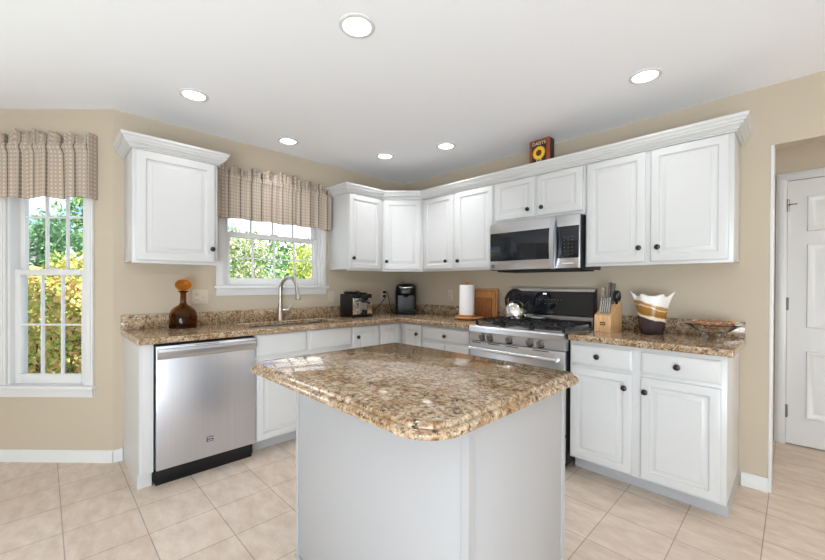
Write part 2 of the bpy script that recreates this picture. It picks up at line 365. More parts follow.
# hall beyond the opening: back wall with the door opening
DX0, DX1, DZ, HY = 3.255, 4.02, 2.065, 1.07
us = [2.0, DX0, DX1, 7.0]; vs = [0, DZ, H]
struct(MB().grid(us, vs, lambda i, j: not (i == 1 and j == 0), HY, HY + .12, 'xz').build('wall_hall', 'wall_paint', smooth=0), 'beige hall wall around the white panelled door', 'wall')
struct(MB().box(1.88, 2.0, .12, 1.21, 0, H).build('wall_hall_left', 'wall_paint', smooth=0))
# trims and baseboards
def baseboard(name, loc, rot, x0, x1, h=.082):
    p = [(0, 0), (-.014, 0), (-.014, h - .018), (-.009, h - .006), (-.005, h), (0, h)]
    return struct(MB().prism(p, 'x', x0, x1).build(name, 'trim_white', loc=loc, rotz=rot))
baseboard('baseboard_bay', (BE.x, BE.y, 0), WC, 0, LC + .004)
baseboard('baseboard_left', (0, 0, 0), WA, -2.763, -2.712)
baseboard('baseboard_right', (0, 0, 0), 0, 3.075, XW - .003)
struct(MB().box(XW - .003, XW + .013, -.003, .121, 0, 2.0795, .002).build('trim_1', 'trim_white'), 'white edge trim of the hall opening beside the base cabinet', 'trim')

# ------------------------------------------------------------------ windows
def window(name, loc, rot, x0, x1, z0, z1, cols, rows, mid, label, sillz=None, cw=.062):
    r = bpy.data.objects.new(name, None); COL.objects.link(r); r.location = loc; r.rotation_euler.z = rot; struct(r, label, 'window')
    m = MB()
    for a, b in ((x0 - cw, x0), (x1, x1 + cw)):
        m.box(a, b, -.018, 0, z0 + .015, z1 + cw, .004); m.box(a + .012, b - .012, -.024, -.017, z0 + .02, z1 + cw - .012, .003)
    m.box(x0 - cw, x1 + cw, -.019, 0, z1, z1 + cw, .004); m.build('casing', 'trim_white', r)
    MB().box(x0 - cw - .02, x1 + cw + .02, -.045, .03, z0 - .006, z0 + .018, .006).build('sill', 'trim_white', r)
    p = [(0, z0 - .006), (-.022, z0 - .006), (-.02, z0 - .03), (-.014, z0 - .055), (-.012, z0 - .065), (0, z0 - .065)]
    MB().prism(p, 'x', x0 - cw, x1 + cw).build('apron', 'trim_white', r)
    m = MB(); m.box(x0, x0 + .018, 0, .12, z0, z1); m.box(x1 - .018, x1, 0, .12, z0, z1); m.box(x0, x1, 0, .12, z1 - .02, z1); m.box(x0, x1, .02, .12, z0 - .002, z0 + .02)
    m.build('jamb', 'trim_white', r)
    def sash(nm, y, za, zb, st, bot, top, ww=.012):
        ax, bx = x0 + .018, x1 - .018; m = MB()
        m.box(ax, ax + st, y, y + .032, za, zb, .003); m.box(bx - st, bx, y, y + .032, za, zb, .003)
        m.box(ax + st, bx - st, y, y + .032, za, za + bot, .003); m.box(ax + st, bx - st, y, y + .032, zb - top, zb, .003)
        gx0, gx1, gz0, gz1 = ax + st, bx - st, za + bot, zb - top
        s = m.build(nm, 'trim_white', r)
        g = MB(); g.box(gx0 - .004, gx1 + .004, y + .014, y + .018, gz0 - .004, gz1 + .004); g.build('pane', 'window_glass', s)
        m = MB()
        for k in range(1, cols):
            x = gx0 + (gx1 - gx0) * k / cols; m.box(x - ww / 2, x + ww / 2, y + .006, y + .026, gz0, gz1)
        for k in range(1, rows):
            z = gz0 + (gz1 - gz0) * k / rows; m.box(gx0, gx1, y + .0065, y + .0255, z - ww / 2, z + ww / 2)
        m.build('muntin', 'trim_white', s)
    sash('lower_sash', .03, z0 + .018, mid + .02, .040, .066, .042)
    sash('upper_sash', .066, mid - .022, z1 - .018, .034, .042, .045)
    m = MB(); xc = (x0 + x1) / 2; m.box(xc - .03, xc + .03, .036, .058, mid + .02, mid + .032, .004); m.build('sash_lock', 'trim_white', r)
    return r
window('window_1', (BE.x, BE.y, 0), WC, LC - .738, LC - .192, .515, 2.14, 3, 2, 1.315, 'tall white double-hung window under the left valance')
window('window_2', (0, 0, 0), WA, -2.045, -1.150, 1.205, 2.09, 4, 2, 1.66, 'white double-hung window above the sink')
window('window_3', (BE.x, -5.3, 0), WA, .35, 1.45, .515, 2.14, 4, 2, 1.315, 'wide bay window facing the range')

# ------------------------------------------------------------------ hall door
def hall_door():
    r = bpy.data.objects.new('door_1', None); COL.objects.link(r); r.location = (DX0, HY, 0); struct(r, 'white six-panel door at the end of the hall', 'door')
    w = DX1 - DX0; cw = .062; m = MB()
    m.box(-cw, .002, -.018, 0, 0, DZ + cw, .004); m.box(w - .002, w + cw, -.018, 0, 0, DZ + cw, .004); m.box(-cw, w + cw, -.0185, 0, DZ - .002, DZ + cw, .004)
    m.box(-cw + .012, -.012, -.025, -.017, 0, DZ + cw - .012, .003); m.box(-cw + .012, w + cw - .012, -.0255, -.017, DZ + .012, DZ + cw - .012, .003); m.box(w + .012, w + cw - .012, -.025, -.017, 0, DZ + cw - .012, .003)
    m.build('casing', 'trim_white', r)
    MB().box(0, w, .036, .06, 0, DZ).build('light_blocker', 'trim_white', r)  # unseen full-size sheet added behind the slab to block light leaking in
    m = MB(); m.box(.004, w - .004, 0.0, .035, .008, DZ - .004)
    bm = m.bm
    cols = [(.11, .35), (.42, w - .11)]; rows = [(.22, .74), (.92, 1.56), (1.66, 1.93)]
    for a, b in cols:
        for c, d in rows:
            rings = []
            for ins, y in ((0, .0), (.004, -.008), (.016, -.008), (.028, -.001), (.05, -.001)):
                rings.append([(a + ins, y, c + ins), (b - ins, y, c + ins), (b - ins, y, d - ins), (a + ins, y, d - ins)])
            m.loops(rings, True, False, True)
    m.build('slab', 'trim_white', r)
    for z in (1.87, 1.10, .26):
        h = MB(); h.box(-.008, .014, -.006, .002, z - .045, z + .045, .001); h.lathe([(.008, z - .05), (.008, z + .05)], (.003, -.012, 0), seg=10); h.build('hinge', 'handle_grey', r)
    h = MB(); h.lathe([(.028, 0), (.028, .006), (.01, .012), (.01, .04), (.026, .05), (.028, .06), (.018, .07), (.002, .072)], (w - .07, 0, .95), '-y', 20); h.build('door_knob', 'brushed_nickel', r)
    h = MB(); h.tube([(.01, -.004, 1.87), (.02, -.03, 1.875), (.055, -.05, 1.87)], .004, 8); h.build('hinge_stop', 'handle_grey', r)
hall_door()

# ------------------------------------------------------------------ cabinets
def panel_door(x0, x1, z0, z1, y, t=.02, fr=.052, flat=False):
    m = MB(); prof = [(0, 0), (0, t - .005), (.004, t - .001), (.007, t)]
    if flat: prof = [(0, 0), (0, t - .008), (.004, t - .006), (.012, t - .001), (.016, t)]
    else: prof += [(fr - .006, t), (fr - .002, t - .008), (fr + .004, t - .010), (fr + .008, t - .010), (fr + .028, t - .002), (fr + .029, t + .001), (fr + .032, t + .001)]
    rings = [[(x0 + i, y - d, z0 + i), (x1 - i, y - d, z0 + i), (x1 - i, y - d, z1 - i), (x0 + i, y - d, z1 - i)] for i, d in prof]
    return m.loops(rings)
def knob(parent, x, y, z):
    m = MB(); m.lathe([(.008, 0), (.006, .006), (.006, .012), (.013, .016), (.0172, .021), (.016, .026), (.009, .029), (.0005, .030)], (x, y, z), '-y', 20)
    return m.build('knob', 'knob_bronze', parent)
def fronts(r, items, y, base):
    for it in items:
        kind, x0, x1, z0, z1 = it[:5]; kn = it[5] if len(it) > 5 else None
        flat = kind != 'door'
        d = panel_door(x0, x1, z0 - base, z1 - base, y, flat=flat, fr=(it[6] if len(it) > 6 else .052)).build({'door': 'door', 'drawer': 'drawer', 'false': 'false_front'}[kind], 'cabinet_white', r)
        if kn: knob(d, kn[0], y - .02, kn[1] - base)
def upper(name, label, loc, rot, w, z0, z1, items, depth=.325, over=.0):
    r = thing(name, label, 'cabinet', (loc[0], loc[1], z0), rot)
    m = MB(); m.box(0, w, -depth + .019, -.001, .012, z1 - z0, .0015); m.build('body', 'cabinet_white', r)
    m = MB(); xs = sorted({0, w}); m.box(0, w, -depth, -depth + .019, 0, z1 - z0, .0015); m.build('face_frame', 'cabinet_white', r)
    fronts(r, items, -depth, z0); return r
UZ0, UZ1 = 1.372, 2.12
# single cabinet above the decanter, on the left wall (origin at its left end, local x = +y)
c = upper('wall_cabinet', 'single-door white wall cabinet hanging alone left of the sink window', (0, -2.702, 0), WA, .508, UZ0, UZ1, [('door', .018, .486, 1.392, 2.103, (.466, 1.487), .058)])
upper('wall_cabinet', 'white single-door wall cabinet between sink window and corner cabinet', (0, -1.046, 0), WA, .430, UZ0, UZ1, [('door', .008, .393, 1.392, 2.100, (.046, 1.489))])
upper('wall_cabinet', 'pair of tall white doors on wall cabinet left of the microwave', (.618, 0, 0), 0, .862, UZ0, UZ1, [('door', .036, .415, 1.392, 2.100, (.336, 1.464)), ('door', .449, .850, 1.392, 2.100, (.483, 1.460))])
upper('wall_cabinet', 'short two-door white wall cabinet directly above the microwave', (1.482, 0, 0), 0, .762, 1.75, UZ1, [('door', .014, .374, 1.782, 2.100, (.326, 1.842)), ('door', .397, .745, 1.782, 2.100, (.443, 1.842))])
upper('wall_cabinet', 'wide two-door white wall cabinet right of the microwave', (2.246, 0, 0), 0, .813, UZ0, UZ1, [('door', .010, .376, 1.392, 2.100, (.346, 1.482)), ('door', .408, .792, 1.392, 2.100, (.450, 1.481))])
# diagonal corner cabinet: pentagon body
r = thing('corner_wall_cabinet', 'white diagonal corner wall cabinet with one door above the coffee maker', 'cabinet', (0, 0, UZ0))
MB().prism([(.001, -.001), (.001, -.615), (.306, -.615), (.615, -.306), (.615, -.001)], 'z', .012, UZ1 - UZ0).build('body', 'cabinet_white', r)
f = MB(); f.prism([(.306, -.615), (.3245, -.615), (.615, -.3245), (.615, -.306)], 'z', 0, UZ1 - UZ0); f.build('face_frame', 'cabinet_white', r)
d = panel_door(.018, .392, .02, .728, 0)
do = d.build('door', 'cabinet_white', r, loc=(.3245, -.615, 0), rotz=WC)
kb = knob(do, .045, -.02, .10)

def crown(name, label, path, caps):
    # path: plan polyline walked with the room on the right; profile (out, z)
    prof = [(0, 2.1065), (.012, 2.1065), (.014, 2.112), (.012, 2.116), (.020, 2.118), (.022, 2.125), (.030, 2.133), (.042, 2.140), (.043, 2.150), (.050, 2.152), (.054, 2.164), (.062, 2.172), (.064, 2.178), (.064, 2.188), (0, 2.188)]
    P = [Vector(p) for p in path]; n = len(P); dirs = [(P[i + 1] - P[i]).normalized() for i in range(n - 1)]
    nr = [Vector((d.y, -d.x)) for d in dirs]; rings = []
    for i in range(n):
        a = nr[max(i - 1, 0)]; b = nr[min(i, n - 2)]; mm = (a + b); mm = mm / (mm.dot(a)) if i not in (0, n - 1) else a
        rings.append([(P[i].x + mm.x * o, P[i].y + mm.y * o, z) for o, z in prof])
    m = MB(); m.loops(rings); return tag(m.build(name, 'cabinet_white', smooth=20), label, 'moulding')
UF = .327
crown('crown_moulding', 'white crown moulding capping the single cabinet left of the sink window', [(.002, -2.703), (UF, -2.703), (UF, -2.193), (.002, -2.193)][::-1] and [(.002, -2.193), (UF, -2.193), (UF, -2.703), (.002, -2.703)][::-1], None)
crown('crown_moulding', 'long white crown moulding running over the corner and range wall cabinets', [(.002, -1.047), (UF, -1.047), (UF, -.6165), (.6165, -UF), (3.060, -UF), (3.060, -.002)], None)

def base_cab(name, label, loc, rot, w, items, toe=.09, hollow=False):
    r = thing(name, label, 'cabinet', (loc[0], loc[1], 0), rot)
    m = MB()
    if hollow: m.grid([0, .018, w - .018, w], [-.566, -.54, -.02, -.002], lambda i, j: not (i == 1 and j == 1), .10, .874, 'xy'); m.box(.0175, w - .0175, -.5405, -.0195, .10, .118)
    else: m.box(0, w, -.566, -.002, .10, .874, .001)
    m.build('body', 'cabinet_white', r)
    m = MB(); m.box(0, w, -.585, -.566, .095, .874, .0015); m.build('face_frame', 'cabinet_white', r)
    m = MB(); m.box(0, w, -.585 + toe, -.002, 0, .0995); m.build('toe_kick', 'toe_kick_shaded', r)
    fronts(r, items, -.585, 0); return r
base_cab('base_cabinet', 'two-drawer two-door white base cabinet right of the range', (2.25, 0, 0), 0, .812, [
    ('drawer', .008, .374, .724, .848, (.180, .787)), ('drawer', .422, .788, .724, .848, (.600, .788)),
    ('door', .008, .374, .108, .702, (.336, .622)), ('door', .422, .788, .108, .702, (.445, .620))])
base_cab('base_cabinet', 'white sink base cabinet with two false drawer fronts', (0, -2.024, 0), WA, .838, [
    ('false', .012, .404, .712, .868), ('false', .436, .832, .712, .868), ('door', .010, .404, .108, .682), ('door', .436, .832, .108, .682)], hollow=True)
base_cab('base_cabinet', 'narrow one-door white base cabinet below the chrome espresso machine', (0, -1.186, 0), WA, .31, [('door', .006, .298, .108, .862, (.052, .775))])
base_cab('base_cabinet', 'white base cabinet with a drawer left of the range', (.872, 0, 0), 0, .598, [('drawer', .012, .545, .738, .850, (.296, .790)), ('door', .012, .28, .108, .712), ('door', .29, .545, .108, .712)])
r = thing('corner_base_cabinet', 'white inside-corner base cabinet below the coffee maker', 'cabinet', (0, 0, 0))
MB().prism([(.002, -.002), (.002, -.874), (.585, -.874), (.585, -.585), (.870, -.585), (.870, -.002)], 'z', .10, .874).build('body', 'cabinet_white', r)
MB().prism([(.002, -.002), (.002, -.874), (.495, -.874), (.495, -.495), (.870, -.495), (.870, -.002)], 'z', 0, .0995).build('toe_kick', 'toe_kick_shaded', r)
do = panel_door(-.866, -.628, .108, .860, -.585).build('door', 'cabinet_white', r, rotz=WA)
do = panel_door(.628, .862, .108, .860, -.585).build('door', 'cabinet_white', r); knob(do, .824, -.605, .776)
# end panel left of the dishwasher
r = thing('end_panel', 'white cabinet end panel closing the run left of the dishwasher', 'panel', (0, -2.706, 0), WA)
MB().prism([(-.002, 0), (-.545, 0), (-.545, .10), (-.598, .10), (-.598, .874), (-.002, .874)], 'x', 0, .018).build('side_panel', 'cabinet_white', r)
MB().box(.018, .072, -.598, -.55, .10, .874, .001).build('stile', 'cabinet_white', r)
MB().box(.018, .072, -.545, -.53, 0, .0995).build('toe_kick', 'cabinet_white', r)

# ------------------------------------------------------------------ worktops
def bevel_top(o, w=.009, seg=3):
    b = o.modifiers.new('edge', 'BEVEL'); b.width = w; b.segments = seg; b.limit_method = 'ANGLE'; b.angle_limit = math.radians(50)
CT0, CT1 = .8755, .914
r = thing('countertop', 'L-shaped speckled granite countertop with sink running to the range', 'countertop', (0, 0, CT0))
xs = [.002, .13, .52, .632, 1.468]; ys = [-2.722, -2.00, -1.21, -.632, -.002]
def cm(i, j): return (i <= 2 and not (i == 1 and j == 1)) or j == 3
o = MB().grid(xs, ys, cm, 0, CT1 - CT0, 'xy').build('slab', 'granite', r, smooth=0); bevel_top(o)
o = MB().box(.002, .022, -2.722, -.024, CT1 - CT0, .140, .003).build('backsplash', 'granite', r)
o = MB().box(.002, 1.468, -.022, -.002, CT1 - CT0, .140, .003).build('backsplash', 'granite', r)
r = thing('countertop', 'short speckled granite countertop right of the range', 'countertop', (2.25, 0, CT0))
o = MB().box(.001, .842, -.634, -.002, 0, CT1 - CT0).build('slab', 'granite', r, smooth=0); bevel_top(o)
o = MB().box(.001, .840, -.022, -.002, CT1 - CT0, .140, .003).build('backsplash', 'granite', r)

# sink
r = thing('sink', 'undermount stainless sink below the window', 'sink', (.325, -1.605, .69))
m = MB(); rings = []
for sx, sy, z in ((.205, .405, .184), (.193, .393, .184), (.188, .388, .05), (.17, .37, .01), (.02, .02, .0)):
    rings.append([(sx * a, sy * b, z) for a, b in ((-1, -1), (1, -1), (1, 1), (-1, 1))])
m.loops(rings, True, False, True); m.build('basin', 'stainless', r)
m = MB(); m.lathe([(.045, .006), (.04, .009), (.03, .004)], (0, 0, 0)); m.build('drain', 'chrome', r)

# faucet
r = thing('faucet', 'brushed nickel gooseneck faucet behind the sink', 'faucet', (.070, -1.592, CT1))
m = MB(); m.lathe([(.03, 0), (.03, .006), (.026, .012), (.024, .09), (.02, .13), (.0165, .16)], (0, 0, 0), seg=24)
m.build('body', 'brushed_nickel', r)
pts = [(0, 0, .14), (0, 0, .22), (.0, 0, .275)] + [(.125 - .125 * math.cos(a), .03 * math.sin(a / 2), .275 + .108 * math.sin(a)) for a in [PI * k / 12 for k in range(1, 12)]] + [(.252, .03, .27), (.258, .03, .255)]
m = MB(); m.tube(pts, .015, 14); m.build('spout', 'brushed_nickel', r)
m = MB(); m.tube([(.256, .03, .268), (.262, .03, .245), (.272, .03, .205), (.275, .03, .192)], [.016, .018, .023, .022], 16); m.build('spray_head', 'brushed_nickel', r)
m = MB(); m.tube([(0, .015, .085), (0, .072, .087)], .019, 14); m.tube([(0, .064, .087), (.01, .082, .105), (.016, .092, .135)], [.010, .008, .007], 12); m.build('lever', 'brushed_nickel', r)

# ------------------------------------------------------------------ island
IX0, IX1, IY0, IY1 = 1.709, 2.752, -2.506, -1.668
r = thing('island_countertop', 'large polished granite top of the kitchen island', 'countertop', (2.2, -2.1, CT0))
def rrect(x0, x1, y0, y1, rads, ins, n=8):
    out = []
    cs = [(x0, y0, rads[0], PI), (x1, y0, rads[1], 1.5 * PI), (x1, y1, rads[2], 0), (x0, y1, rads[3], .5 * PI)]
    for k, (cx, cy, rd, a0) in enumerate(cs):
        px = cx + rd if k in (0, 3) else cx - rd; py = cy + rd if k in (0, 1) else cy - rd
        for i in range(n + 1):
            a = a0 + (PI / 2) * i / n; q = max(rd - ins, .001); out.append((px + q * math.cos(a), py + q * math.sin(a)))
    return out
prof = [(.012, 0), (.004, .002), (.001, .006), (0, .012), (.001, .018), (.004, .022), (.009, .0245), (.0145, .0250), (.0155, .0242), (.0165, .0250), (.017, .029), (.018, .033), (.021, .0365), (.026, .0385)]
m = MB(); m.loops([[(x - 2.2, y + 2.1, z) for x, y in rrect(IX0, IX1, IY0, IY1, (.05, .115, .05, .05), i)] for i, z in prof]); m.build('slab', 'granite', r, smooth=30)
bx0, bx1, by0, by1 = 1.726, 2.688, -2.285, -1.690
r = thing('kitchen_island', 'white panelled kitchen island cabinet under the granite top', 'island', (2.2, -2.0, 0))
f = lambda x0, x1, y0, y1, z0, z1, b=.002: MB().box(x0 - 2.2, x1 - 2.2, y0 + 2, y1 + 2, z0, z1, b)
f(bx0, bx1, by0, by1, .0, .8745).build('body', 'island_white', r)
for q in ([(bx1 - .022, by0 + .002), (bx1 - .022, by0 - .005), (bx1 + .005, by0 - .005), (bx1 + .005, by0 + .022), (bx1 - .002, by0 + .022), (bx1 - .002, by0 + .002)],
          [(bx1 - .002, by1 - .018), (bx1 + .005, by1 - .018), (bx1 + .005, by1 + .004), (bx1 - .018, by1 + .004), (bx1 - .018, by1 - .002), (bx1 - .002, by1 - .002)],
          [(bx0 - .004, by0 - .005), (bx0 + .018, by0 - .005), (bx0 + .018, by0 + .002), (bx0 + .002, by0 + .002), (bx0 + .002, by0 + .022), (bx0 - .004, by0 + .022)]):
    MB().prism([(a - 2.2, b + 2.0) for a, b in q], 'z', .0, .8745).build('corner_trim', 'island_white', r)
m = MB(); m.box(bx0 - .008 - 2.2, bx1 + .010 - 2.2, by0 - .010 + 2, by0 + 2, 0, .014, .003); m.box(bx1 - 2.2, bx1 + .010 - 2.2, by0 + 2, by1 + 2, 0, .0135, .003); m.build('shoe_moulding', 'island_white', r)

# ------------------------------------------------------------------ dishwasher
r = thing('dishwasher', 'stainless steel dishwasher with full-width bar handle', 'dishwasher', (0, -2.632, 0), WA)
w = .604
MB().box(.004, w - .004, -.57, -.01, .02, .868).build('tub', 'black_plastic', r)
MB().box(.012, w - .012, -.575, -.54, .0, .098, .002).build('toe_panel', 'black_plastic', r)
d = MB().box(.008, w - .006, -.618, -.57, .105, .858, .004).build('door', 'stainless_upright', r)
m = MB(); m.prism([(-.612, .842), (-.640, .838), (-.652, .826), (-.652, .806), (-.646, .790), (-.636, .780), (-.628, .782), (-.636, .800), (-.638, .816), (-.630, .826), (-.612, .830)], 'x', .010, w - .008); m.build('handle', 'stainless', d)
m = MB(); m.box(.285, .325, -.6195, -.617, .205, .238, .0005); bd = m.build('badge', 'dark_gap', d)
m = MB()
for k in range(3): m.box(.290 + .011 * k, .298 + .011 * k, -.6205, -.619, .224, .233)
m.box(.290, .320, -.6205, -.619, .211, .216); m.build('lettering', 'silver_print', bd)
m = MB(); m.box(.22, .36, -.6185, -.617, .846, .850); m.build('control_strip', 'handle_grey', d)

# ------------------------------------------------------------------ range
r = thing('gas_range', 'stainless steel gas range with black glass backguard', 'stove', (1.474, 0, 0))
w = .770
MB().box(.002, w - .002, -.62, -.03, .03, .905, .002).build('body', 'black_plastic', r)
for a, b in ((.04, -.58), (w - .04, -.58), (.04, -.08), (w - .04, -.08)): MB().lathe([(.018, 0), (.018, .03)], (a, b, 0), seg=12).build('foot', 'black_plastic', r)
d = MB().box(.004, w - .004, -.655, -.62, .235, .795, .005).build('oven_door', 'stainless', r)
MB().box(.12, w - .12, -.6565, -.654, .33, .62, .004).build('oven_window', 'black_gloss', d)
m = MB(); m.tube([(.03, -.71, .742), (w - .03, -.71, .742)], .013, 14)
for x in (.05, w - .05): m.box(x - .012, x + .012, -.70, -.652, .732, .752, .003)
m.build('door_handle', 'stainless', d)
MB().box(.004, w - .004, -.652, -.62, .05, .225, .005).build('storage_drawer', 'stainless', r)
p = MB(); p.prism([(-.60, .800), (-.652, .800), (-.656, .806), (-.666, .862), (-.672, .870), (-.672, .905), (-.664, .914), (-.60, .914)], 'x', .001, w - .001); cp = p.build('control_panel', 'stainless', r)
for x in (.118, .190, .355, .520, .600):
    m = MB(); m.lathe([(.027, 0), (.027, .004), (.022, .006), (.021, .024), (.018, .028), (.002, .029)], (x, -.658, .836), '-y', 24); m.box(x - .004, x + .004, -.694, -.684, .815, .857, .002)
    kb = m.build('burner_knob', 'handle_grey', cp)
    m = MB(); m.lathe([(.036, 0), (.036, .0025), (.028, .003)], (x, -.656, .836), '-y', 24); m.build('bezel', 'black_plastic', kb)
for x0, x1 in ((.02, .10), (.17, .27), (.32, .43), (.54, .66)): MB().box(x0, x1, -.657, -.653, .781, .787).build('vent_slot', 'dark_gap', d)
ck = MB().box(.001, w - .001, -.664, -.10, .900, .918, .004).build('cooktop', 'stainless', r)
MB().box(.03, w - .03, -.60, -.13, .9175, .922, .002).build('burner_pan', 'stainless', ck)
for x, y, rd in ((.16, -.49, .045), (.16, -.23, .04), (.385, -.36, .05), (.61, -.49, .045), (.61, -.23, .035)):
    m = MB(); m.lathe([(rd + .012, .921), (rd + .010, .930), (rd, .932), (rd, .942), (rd - .006, .946), (.002, .947)], (x, y, 0), seg=24); m.build('burner', 'black_iron', r)
for x0, x1 in ((.025, .262), (.268, .502), (.508, .745)):
    m = MB(); y0, y1 = -.612, -.135; zt0, zt1 = .948, .962
    for x in (x0 + .006, x1 - .006, ): m.box(x - .006, x + .006, y0, y1, zt0, zt1, .003)
    for y in (y0 + .006, y1 - .006, (y0 + y1) / 2): m.box(x0, x1, y - .006, y + .006, zt0, zt1, .003)
    xc = (x0 + x1) / 2
    for y in (y0 + .12, y1 - .12):
        m.box(x0, xc - .03, y - .005, y + .005, zt0, zt1 + .003, .002); m.box(xc + .03, x1, y - .005, y + .005, zt0, zt1 + .003, .002)
        m.box(xc - .005, xc + .005, y - .10, y - .03, zt0, zt1 + .003, .002); m.box(xc - .005, xc + .005, y + .03, y + .10, zt0, zt1 + .003, .002)
    for x in (x0 + .006, x1 - .006):
        for y in (y0 + .006, y1 - .006): m.box(x - .008, x + .008, y - .008, y + .008, .9185, zt0 + .002)
    m.build('grate', 'black_iron', r)
bgd = MB().prism([(-.025, .905), (-.10, .905), (-.098, .985), (-.092, 1.0), (-.080, 1.195), (-.07, 1.205), (-.025, 1.205)], 'x', .004, w - .022).build('backguard', 'black_plastic', r)
m = MB(); m.prism([(-.099, .919), (-.104, .919), (-.102, .988), (-.094, .996), (-.09, .996)], 'x', .004, w - .022); m.build('lower_trim', 'stainless', bgd)
m = MB(); m.prism([(-.093, .998), (-.098, .998), (-.087, 1.186), (-.082, 1.186)], 'x', .006, w - .024); gp = m.build('glass_panel', 'black_gloss', bgd)
m = MB(); m.prism([(-.080, 1.187), (-.088, 1.187), (-.088, 1.206), (-.076, 1.212), (-.024, 1.212), (-.024, 1.204), (-.07, 1.204)], 'x', .002, w - .020); m.build('top_trim', 'stainless', bgd)
m = MB()
for k, x in enumerate((.335, .352)):
    for (a, b, c, dd) in ((0, .012, 1.150, 1.153), (0, .012, 1.159, 1.162), (0, .012, 1.168, 1.171), (0, .003, 1.150, 1.171), (.009, .012, 1.150, 1.171)): m.box(x + a, x + b, -.0885, -.0865, c, dd)
m.build('clock_display', 'clock_digits', gp)
for k in range(9): MB().box(.27 + .027 * k, .283 + .027 * k, -.0915, -.089, 1.118 - .004 * (k % 2), 1.122 - .004 * (k % 2)).build('key', 'handle_grey', gp)
for k in range(4): MB().box(.30 + .05 * k, .31 + .05 * k, -.094, -.091, 1.083, 1.086).build('key', 'handle_grey', gp)

# ------------------------------------------------------------------ microwave
r = thing('microwave', 'stainless over-the-range microwave with black glass door', 'microwave', (1.484, 0, 1.358))
w = .756
MB().box(.002, w - .002, -.385, -.002, .0, .388, .002).build('body', 'black_plastic', r)
m = MB(); m.box(.05, w - .03, -.36, -.06, -.012, .0, .002); m.build('grease_filter', 'dark_gap', r)
d = MB().box(.004, .575, -.408, -.385, .004, .386, .004).build('door', 'stainless', r)
MB().box(.012, .555, -.4095, -.407, .077, .308, .003).build('window', 'black_gloss', d)
m = MB(); m.prism([(-.404, .0), (-.418, .0), (-.440, .06), (-.448, .13), (-.450, .19), (-.446, .26), (-.436, .33), (-.416, .376), (-.404, .376), (-.422, .33), (-.432, .26), (-.436, .19), (-.434, .13), (-.426, .06)], 'x', .545, .578)
m.build('handle', 'stainless_upright', d)
cpn = MB().box(.577, w - .004, -.408, -.385, .004, .386, .004).build('control_panel', 'stainless', r)
g = MB().box(.590, w - .008, -.4095, -.407, .077, .308, .003).build('keypad_glass', 'black_gloss', cpn)
for i in range(3):
    for j in range(6): MB().box(.640 + .028 * i, .648 + .028 * i, -.4103, -.4093, .10 + .026 * j, .103 + .026 * j).build('key', 'handle_grey', g)
m = MB(); 
for k in range(7): m.box(.628 + .012 * k, .637 + .012 * k, -.4088, -.4078, .036, .044)
m.build('lettering', 'white_ceramic', cpn)
m = MB(); m.box(.020, .052, -.4088, -.4075, .022, .05); m.build('badge', 'handle_grey', d)

# ------------------------------------------------------------------ recessed lights
def recessed(x, y, label, power=1.3):
    r = thing('ceiling_light', label, 'light', (x, y, H), 0, 'recessed ceiling lights')
    m = MB(); m.lathe([(.084, 0), (.083, -.004), (.076, -.007), (.066, -.007), (.062, .002)], seg=40, cap0=False, cap1=False); m.build('trim_ring', 'trim_white', r)
    m = MB(); m.lathe([(.064, -.001), (.05, -.003), (.02, -.0045), (.001, -.005)], seg=40, cap0=False); m.build('lens', 'lamp_lens', r)
    d = bpy.data.lights.new('lamp', 'AREA'); d.shape = 'DISK'; d.size = .11; d.spread = math.radians(112); d.energy = power; d.color = (.95, .97, 1)
    o = bpy.data.objects.new('lamp', d); COL.objects.link(o); o.parent = r; o.location = (0, 0, -.015)
recessed(1.869, -2.066, 'round recessed ceiling light above the island, the largest of the six')
recessed(.614, -2.422, 'round recessed ceiling light in front of the single cabinet on the left', .8)
recessed(.311, -1.640, 'round recessed ceiling light above the sink window valance', 1.5)
recessed(.607, -.826, 'round recessed ceiling light nearest the corner cabinet', 2.6)
recessed(1.176, -.618, 'round recessed ceiling light left of the sunflower box', 3.0)
recessed(2.693, -.645, 'round recessed ceiling light above the wide cabinet on the right', 1.0)

